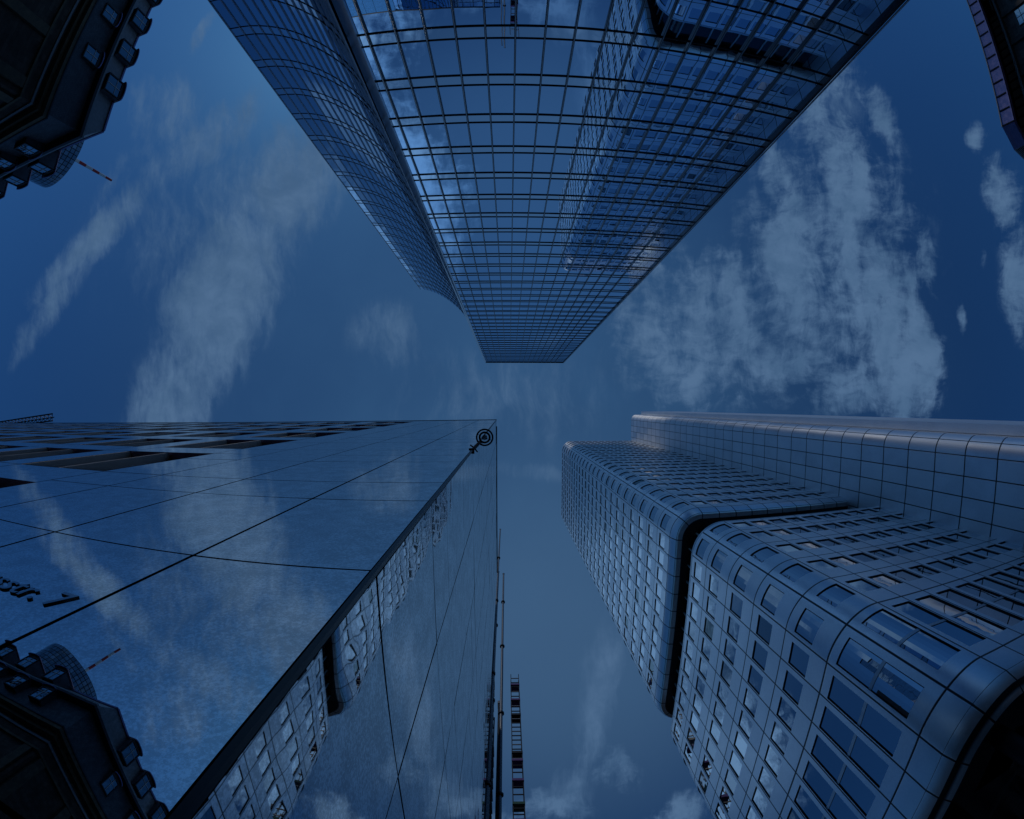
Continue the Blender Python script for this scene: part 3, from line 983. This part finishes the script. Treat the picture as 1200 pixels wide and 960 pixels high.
for i in range(7):
    a0, a1 = i / 7 * math.pi / 2, (i + 1) / 7 * math.pi / 2
    bm.tube(lc + Vector((0, 0, -.045 * math.sin(a1) - .004)), lc + Vector((0, 0, -.045 * math.sin(a0) - .004)), .052 * math.cos(a1) + .001, .052 * math.cos(a0), M_GASKETSHADE, 24, False)
bm.obj("bulb_cover", lamp, 60)
for i in range(3):
    an = .5 + i * 2.09
    bm = MB(); pc0 = lc + Vector((.045 * math.cos(an), .045 * math.sin(an), -.035))
    bm.tube(pc0, pc0 + Vector((0, 0, .02)), .014, .018, M_LAMPG, 10); bm.obj("lens", lamp)

# ------------------------------------------------------------------ slim things along the side street
def pipe(x, y, h, r, label, clamps):
    t = thing("metal_pole", label, "pole", "slim metal poles beside the glass side wall")
    bm = MB(); bm.tube((x, y, -1.6), (x, y, h), r, r * .8, M_STEEL, 12); bm.obj("shaft", t, 40)
    for z in clamps:
        bm = MB(); bm.tube((x, y, z), (x, y, z + .14), r * 1.7, r * 1.7, M_BLACKM, 12); bm.obj("clamp", t, 40)
    bm = MB(); bm.tube((x, y, h), (x, y, h + .1), r * 1.1, r * .3, M_BLACKM, 12); bm.obj("cap", t, 40)


pipe(-.66, 12.0, 47.5, .075, "tallest slim steel pole, rising at the far end of the glass side wall", [12.5, 20, 29, 38])
pipe(-.74, 14.2, 41.0, .085, "slim steel pole nearest the glass side wall, shorter than the tallest", [15, 21, 30])
pipe(-.42, 20.0, 57.0, .12, "slim steel pole farthest from the glass side wall, against the open sky", [20, 28, 38, 48])
fin = thing("advert_pylon", "broad flat black pylon between the slim steel poles", "pylon")
bm = MB(); bm.box((-.66, 20.6, -1.6), (-.36, 21.1, 30.2), M_BLACKM); bm.obj("panel", fin)
bm = MB(); bm.box((-.69, 20.57, 30.2), (-.33, 21.13, 30.5), M_STEEL); bm.obj("cap", fin)

rs = thing("balcony_stack", "narrow dark stack of ribbed balconies beyond the glass side wall", "balconies")
bm = MB(); bm.box((-4.6, 16.6, -1.6), (-.98, 22, 27.4), M_PLAIN); bm.obj("wall", rs)
for i in range(34):
    bm = MB(); z = -.6 + .8 * i
    bm.box((-4.6, 16.0, z), (-.64 if i < 26 else -.74, 16.602, z + .15), M_STEEL); bm.obj("balcony", rs)
for x in (-.68, -.92):
    bm = MB(); bm.bar((x, 15.97, -1.6), (x, 15.97, 27 if x < -.8 else 22), .06, .06, M_BLACKM); bm.obj("post", rs)

hm = thing("lattice_mast", "tall ladder-like lattice mast with platforms and purple netting beyond the poles", "mast")
MX0, MX1, MY, MH = .70, 2.24, 54.0, 90.0
for x in (MX0, MX1):
    for y in (MY, MY + 1.5):
        bm = MB(); bm.bar((x, y, -1.6), (x, y, MH), .13, .13, M_BLACKM); bm.obj("leg", hm)
rz = 0.0
k = 0
while rz < MH:
    bm = MB(); bm.bar((MX0, MY - .02, rz), (MX1, MY - .02, rz), .16, .16, M_BLACKM if k % 3 else M_STEEL); bm.obj("rung", hm)
    rz += 1.25 if rz < 52 or 62 < rz < 76 else 1.7
    k += 1
for i, (z, mt) in enumerate(((48.5, M_PURPLE), (52, M_GREEN), (57.2, M_PURPLE), (62, M_PURPLE), (64.0, M_BLACKM), (75, M_BLACKM), (80, M_PURPLE), (85.5, M_PURPLE), (44, M_GREEN), (42, M_PURPLE))):
    bm = MB(); bm.box((MX0 - .1, MY - .25, z), (MX1 + .1, MY + 1.6, z + .5), mt); bm.obj("platform", hm)

# ------------------------------------------------------------------ crane far down the street
cr = thing("tower_crane", "small dark lattice crane jib showing above the roof edge of the mirror office block", "crane")
cx_, cy_, cz_ = -112.0, 4.4, 60.0
jd = Vector((-78.5, 1.65, 60)); jb = Vector((cx_, cy_, 60))
bm = MB()
n = 24
for i in range(n):
    a = jb.lerp(jd, i / n); c = jb.lerp(jd, (i + 1) / n)
    hA = 1.5 * (1 - .75 * i / n); hB = 1.5 * (1 - .75 * (i + 1) / n)
    for s_ in (-.6, .6):
        bm.bar(a + Vector((0, s_, 0)), c + Vector((0, s_, 0)), .22, .22, M_BLACKM)
        bm.bar(a + Vector((0, s_, 0)), c.lerp(a, .5) + Vector((0, 0, hA)), .10, .10, M_BLACKM)
        bm.bar(c.lerp(a, .5) + Vector((0, 0, hA)), c + Vector((0, s_, 0)), .10, .10, M_BLACKM)
    bm.bar(a + Vector((0, 0, hA)), c + Vector((0, 0, hB)), .16, .16, M_BLACKM)
bm.obj("jib", cr)
bm = MB()
for sx in (-.8, .8):
    for sy in (-.8, .8): bm.bar((cx_ + sx, cy_ + sy, -1.6), (cx_ + sx, cy_ + sy, 66), .2, .2, M_BLACKM)
for i in range(33):
    z = i * 2
    for sx in (-.8, .8): bm.bar((cx_ + sx, cy_ - .8, z), (cx_ + sx, cy_ + .8, z + 2), .1, .1, M_BLACKM)
    for sy in (-.8, .8): bm.bar((cx_ - .8, cy_ + sy, z), (cx_ + .8, cy_ + sy, z + 2), .1, .1, M_BLACKM)
bm.obj("mast", cr)
bm = MB(); bm.box((cx_ - 12, cy_ - .6, 59.6), (cx_, cy_ + .6, 60.2), M_BLACKM); bm.box((cx_ - 12, cy_ - .9, 57.5), (cx_ - 9.5, cy_ + .9, 59.6), M_PLAIN); bm.obj("counterweight", cr)

# ------------------------------------------------------------------ old mansard building (upper left)
old = thing("mansard_building", "dark old stone building with slate mansard roof and rows of dormer windows", "building")


def quad_uv(mb, p, mat, s=1.0):
    p = [Vector(x) for x in p]
    u = (p[1] - p[0]); n = u.cross(p[3] - p[0]).normalized(); ud = u.normalized(); vd = n.cross(ud)
    mb.face(p, mat, [((x - p[0]).dot(ud) * s, (x - p[0]).dot(vd) * s) for x in p])


EX, SY = -43.0, -27.5          # east and south wall planes; the building stretches to -x and -y
XW, YN = -92.0, -78.0
bm = MB()
quad_uv(bm, [(EX, SY, -1.6), (EX, YN, -1.6), (EX, YN, 25), (EX, SY, 25)], M_STONE)
quad_uv(bm, [(XW, SY, -1.6), (EX, SY, -1.6), (EX, SY, 25), (XW, SY, 25)], M_STONE)
quad_uv(bm, [(XW, YN, -1.6), (XW, SY, -1.6), (XW, SY, 25), (XW, YN, 25)], M_STONE)
quad_uv(bm, [(EX, YN, -1.6), (XW, YN, -1.6), (XW, YN, 25), (EX, YN, 25)], M_STONE)
bm.obj("wall", old)
# stone pilasters and bands give the wall its relief
bm = MB()
for k in range(7):
    y = SY - 1.2 - 6.2 * k
    bm.box((EX, y - .6, -1.6), (EX + .28, y + .6, 21.6), M_CORNICE)
    x = EX - 1.2 - 6.6 * k
    bm.box((x - .6, SY, -1.6), (x + .6, SY + .28, 21.6), M_CORNICE)
bm.obj("pilasters", old)


def L_band(z0, z1, off, mat, name, offin=0.0):
    bm = MB()
    bm.hexa([(XW, SY - offin, z0), (EX - offin, SY - offin, z0), (EX + off, SY + off, z0), (XW, SY + off, z0),
             (XW, SY - offin, z1), (EX - offin, SY - offin, z1), (EX + off, SY + off, z1), (XW, SY + off, z1)], mat)
    bm.hexa([(EX - offin, YN, z0), (EX + off, YN, z0), (EX + off, SY + off, z0), (EX - offin, SY - offin, z0),
             (EX - offin, YN, z1), (EX + off, YN, z1), (EX + off, SY + off, z1), (EX - offin, SY - offin, z1)], mat)
    return bm.obj(name, old)


L_band(21.6, 21.9, .35, M_CORNICE, "string_course")
L_band(23.2, 23.5, .22, M_LEAD, "string_course")
L_band(24.0, 24.5, .7, M_CORNICE, "cornice")
L_band(24.503, 25.0, 1.45, M_CORNICE, "cornice", .02)
L_band(25.003, 25.2, 1.55, M_BLACKM, "gutter", .3)


def slope(z0, o0, z1, o1, mat, name, o1s=None):
    bm = MB()
    o1s = o1 if o1s is None else o1s
    quad_uv(bm, [(EX + o0, SY + o0, z0), (EX + o0, YN, z0), (EX + o1, YN, z1), (EX + o1, SY + o1s, z1)], mat)
    quad_uv(bm, [(XW, SY + o0, z0), (EX + o0, SY + o0, z0), (EX + o1, SY + o1s, z1), (XW, SY + o1s, z1)], mat)
    return bm.obj(name, old)


roof_lo = slope(25.1, .35, 30.6, -.25, M_SLATE, "mansard_roof")
L_band(30.6, 31.0, .72, M_BLACKM, "eaves_gutter", .3)
L_band(31.003, 31.35, .60, M_LEAD, "eaves_flashing", .3)
roof_up = slope(31.3, .25, 34.3, .0, M_LEAD, "attic_roof", -1.9)
bm = MB(); bm.face([(EX, SY - 1.9, 34.3), (EX, YN, 34.3), (XW, YN, 34.3), (XW, SY - 1.9, 34.3)], M_SLATE)
for (a, c) in (((EX + .05, SY - 1.85, 34.32), (EX + .05, YN, 34.32)), ((EX + .05, SY - 1.85, 34.32), (XW, SY - 1.85, 34.32))):
    bm.bar(a, c, .35, .25, M_COPPER)
bm.obj("roof_ridge", old)


def dormer(side, s, z, wd, hh, front, depth, parent, glassmat=M_OLDGLASS):
    """side 'e' or 's'; s: position along the wall; front: how far the face stands off the wall plane"""
    def P(a, d, zz):
        return (EX + d, s + a, zz) if side == 'e' else (s + a, SY + d, zz)
    bm = MB()
    h = wd / 2
    # cheeks, face frame
    top_ = [(-h * math.cos(t), z + hh + .35 * math.sin(t)) for t in [math.pi * i / 8 for i in range(9)]]
    for a in (-h, h):
        bm.face([P(a, front, z), P(a, front, z + hh), P(a, front - depth, z + hh), P(a, front - depth, z)], M_SLATE)
    # frame ring round the window
    t_ = .16
    for (a0, a1, z0, z1) in ((-h, -h + t_, z, z + hh), (h - t_, h, z, z + hh), (-h + t_, h - t_, z, z + t_), (-h + t_, h - t_, z + hh - t_, z + hh)):
        c = [P(a0, front - .1, z0), P(a1, front - .1, z0), P(a1, front + .02, z0), P(a0, front + .02, z0)]
        bm.hexa(c + [(x, y, z1) for (x, y, _) in c], M_GASKETSHADE)
    bm.face([P(a, front, zz) for a, zz in top_], M_GASKETSHADE)
    o = bm.obj("dormer", parent)
    bm = MB()
    for i in range(8):
        (a0, z0), (a1, z1) = top_[i], top_[i + 1]
        bm.face([P(a0 * 1.12, front + .28, z0), P(a1 * 1.12, front + .28, z1), P(a1 * 1.12, front - depth, z1), P(a0 * 1.12, front - depth, z0)], M_COPPER)
        bm.face([P(a0 * 1.12, front + .28, z0 + .14), P(a1 * 1.12, front + .28, z1 + .14), P(a1 * 1.12, front - depth, z1 + .14), P(a0 * 1.12, front - depth, z0 + .14)], M_COPPER)
        bm.face([P(a0 * 1.12, front + .28, z0), P(a1 * 1.12, front + .28, z1), P(a1 * 1.12, front + .28, z1 + .14), P(a0 * 1.12, front + .28, z0 + .14)], M_COPPER)
    bm.obj("dormer_roof", o)
    bm = MB()
    bm.face([P(-h + t_, front - .07, z + t_), P(h - t_, front - .07, z + t_), P(h - t_, front - .07, z + hh - t_), P(-h + t_, front - .07, z + hh - t_)], glassmat)
    c = [P(-.04, front - .06, z + t_), P(.04, front - .06, z + t_), P(.04, front - .02, z + t_), P(-.04, front - .02, z + t_)]
    bm.hexa(c + [(x, y, z + hh - t_) for (x, y, _) in c], M_WHITE)
    zb = z + hh * .62
    c = [P(-h + t_, front - .055, zb), P(h - t_, front - .055, zb), P(h - t_, front - .015, zb), P(-h + t_, front - .015, zb)]
    bm.hexa(c + [(x, y, zz + .07) for (x, y, zz) in c], M_WHITE)
    bm.obj("window", o)


for i in range(7):
    dormer('e', -34.4 - 5.0 * i, 31.7, 2.3, 2.7, .85, 1.8, roof_up)
    dormer('s', -52.4 - 5.9 * i + (0 if i else 0), 31.8, 2.4, 2.7, .75, 3.0, roof_up)
for i in range(7):
    dormer('e', -36.2 - 6.0 * i, 27.3, 2.0, 2.5, .30, 1.2, roof_lo)
    dormer('s', -50.0 - 5.4 * i, 27.6, 2.4, 2.6, .75, 1.6, roof_lo)

# ------------------------------------------------------------------ round tower with aerial, far behind
rt_ = thing("round_tower", "far round glass tower behind the mansard roof carrying a red and white aerial", "tower")
bm = MB(); n = 56; rc_ = (-296.0, -170.0); rr = 27.0
zz = [-1.6 + 201.6 * i / 50 for i in range(51)]
for i in range(n):
    a0, a1 = 2 * math.pi * i / n, 2 * math.pi * (i + 1) / n
    for k in range(50):
        bm.face([(rc_[0] + rr * math.cos(a0), rc_[1] + rr * math.sin(a0), zz[k]), (rc_[0] + rr * math.cos(a1), rc_[1] + rr * math.sin(a1), zz[k]),
                 (rc_[0] + rr * math.cos(a1), rc_[1] + rr * math.sin(a1), zz[k + 1]), (rc_[0] + rr * math.cos(a0), rc_[1] + rr * math.sin(a0), zz[k + 1])], M_DRUM,
                [(i, k), (i + 1, k), (i + 1, k + 1), (i, k + 1)])
bm.face([(rc_[0] + rr * math.cos(2 * math.pi * i / n), rc_[1] + rr * math.sin(2 * math.pi * i / n), 200) for i in range(n)], M_PLAIN)
bm.obj("drum", rt_, 40)
ant = D.objects.new("aerial", None); COL.objects.link(ant); ant.parent = rt_
ax_, ay_ = -289.0, -165.5
for i in range(7):
    bm = MB(); bm.tube((ax_, ay_, 200 + 7.6 * i), (ax_, ay_, 207.6 + 7.6 * i), 1.35 - .07 * i, 1.28 - .07 * i, M_RED if i % 2 == 0 else M_WHITE, 12); bm.obj("aerial_band", ant, 40)

# ------------------------------------------------------------------ stone building upper right
sb_ = thing("stone_building", "dark stone office building with deep purple-grey eaves and a strip of small attic windows", "building")
C0 = Vector((48.5, -26.6, 0)); dn = Vector((.236, -.83, 0)).normalized(); ds = Vector((.83, .236, 0)).normalized()   # along the west wall / inward


def sp_(a, d, z): return C0 + dn * a + ds * d + Vector((0, 0, z))


L_ = 62.0
bm = MB()
quad_uv(bm, [sp_(1.6, 3.1, -1.6), sp_(L_, 3.1, -1.6), sp_(L_, 3.1, 22.4), sp_(1.6, 3.1, 22.4)], M_STONE2)
quad_uv(bm, [sp_(1.6, 30, -1.6), sp_(1.6, 3.1, -1.6), sp_(1.6, 3.1, 22.4), sp_(1.6, 30, 22.4)], M_STONE2)
quad_uv(bm, [sp_(L_, 30, -1.6), sp_(L_, 3.1, -1.6), sp_(L_, 3.1, 26), sp_(L_, 30, 26)], M_STONE2)
quad_uv(bm, [sp_(1.6, 30, -1.6), sp_(L_, 30, -1.6), sp_(L_, 30, 26), sp_(1.6, 30, 26)], M_STONE2)
quad_uv(bm, [sp_(1.6, 3.0, 25.5), sp_(L_, 3.0, 25.5), sp_(L_, 30, 26), sp_(1.6, 30, 26)], M_PLAIN)
bm.obj("wall", sb_)


def obox(a0, a1, d0, d1, z0, z1, mat, mb):
    mb.hexa([sp_(a0, d0, z0), sp_(a1, d0, z0), sp_(a1, d1, z0), sp_(a0, d1, z0), sp_(a0, d0, z1), sp_(a1, d0, z1), sp_(a1, d1, z1), sp_(a0, d1, z1)], mat)


bm = MB(); obox(1.2, L_, 2.55, 3.1, 22.4, 22.75, M_LEAD, bm); bm.obj("ledge", sb_)
bm = MB(); obox(1.6, L_, 3.3, 3.6, 22.75, 25.3, M_DARK, bm); bm.obj("attic_wall", sb_)
na = 44
for i in range(na):
    a = 2.0 + i * 1.36
    bm = MB(); obox(a, a + .95, 3.12, 3.28, 22.95, 24.5, M_BLIND, bm); bm.obj("attic_window", sb_)
# deep eaves: an upright sheet fascia with ribs, its corner cut off, over a dark soffit
bm = MB()
A0, A1, A2 = (1.3, 0.0), (-.6, 1.7), (-.6, 30.0)


def fasc(p, q_, mat):
    for (o0, z0), (o1, z1) in zip(((.30, 23.25), (.12, 23.5), (.06, 24.6), (.0, 25.2)), ((.12, 23.5), (.06, 24.6), (.0, 25.2))):
        bm.face([sp_(p[0] + (o0 if p[0] < 1 else 0), p[1] + o0, z0), sp_(q_[0] + (o0 if q_[0] < 1 else 0), q_[1] + o0, z0), sp_(q_[0] + (o1 if q_[0] < 1 else 0), q_[1] + o1, z1), sp_(p[0] + (o1 if p[0] < 1 else 0), p[1] + o1, z1)], mat)


fasc(A0, (L_, 0.0), M_COPPER); fasc(A0, A1, M_COPPER); fasc(A1, A2, M_LEAD)
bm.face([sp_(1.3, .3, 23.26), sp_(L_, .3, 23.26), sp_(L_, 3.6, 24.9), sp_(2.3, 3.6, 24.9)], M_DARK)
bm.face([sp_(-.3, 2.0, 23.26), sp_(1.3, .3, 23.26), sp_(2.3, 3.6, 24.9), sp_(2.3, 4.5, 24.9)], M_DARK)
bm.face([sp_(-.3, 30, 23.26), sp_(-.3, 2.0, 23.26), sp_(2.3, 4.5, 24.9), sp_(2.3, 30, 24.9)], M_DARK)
bm.face([sp_(1.3, 0, 25.2), sp_(L_, 0, 25.2), sp_(L_, 4, 25.6), sp_(2.3, 4, 25.6)], M_COPPER)
bm.face([sp_(-.6, 1.7, 25.2), sp_(1.3, 0, 25.2), sp_(2.3, 4, 25.6), sp_(-.6, 30, 25.2)], M_COPPER)
bm.obj("eaves", sb_)
for i in range(30):
    a = 1.4 + i * 2.05
    bm = MB(); bm.bar(sp_(a, .10, 23.4), sp_(a, -.03, 25.1), .12, .12, M_BLACKM); bm.obj("eaves_rib", sb_)
bm = MB(); bm.bar(sp_(1.4, .10, 23.45), sp_(L_, .10, 23.45), .22, .16, M_COPPER); bm.bar(sp_(1.3, -.03, 25.2), sp_(L_, -.03, 25.2), .12, .12, M_LEAD); bm.obj("eaves_moulding", sb_)
for i in range(8):
    z = 23.5 + i * .21
    bm = MB(); bm.bar(sp_(-.58, 1.8, z), sp_(-.58, 12, z), .06, .07, M_BLACKM); bm.obj("louvre", sb_)
for i in range(9):
    for k, z in enumerate((17.2, 12.6, 8.0)):
        a = 6.5 + i * 5.2
        bm = MB(); obox(a, a + 2.9, 3.02, 3.12, z, z + 3.0, M_GASKETSHADE, bm)
        w_ = bm.obj("window", sb_)
        bm = MB()
        for (q0, q1) in ((.14, 1.38), (1.52, 2.76)):
            obox(a + q0, a + q1, 2.99, 3.018, z + .14, z + 2.0, M_OLDGLASS, bm)
            obox(a + q0, a + q1, 2.99, 3.018, z + 2.1, z + 2.86, M_OLDGLASS, bm)
        bm.obj("glazing", w_)
        bm = MB(); obox(a - .15, a + 3.05, 2.80, 3.1, z - .22, z - .03, M_LEAD, bm); bm.obj("sill", w_)
bm = MB()
for i in range(10):
    a = 4.4 + i * 5.2
    obox(a, a + .8, 2.86, 3.1, -1.6, 22.4, M_STONE2, bm)
bm.obj("piers", sb_)
# bracket lamp housing under the eaves
bm = MB(); obox(21.5, 24.2, 2.25, 2.9, 22.9, 24.4, M_BLACKM, bm); obox(21.35, 24.35, 2.15, 2.3, 22.8, 22.95, M_STEEL, bm); bm.obj("attic_balcony", sb_)
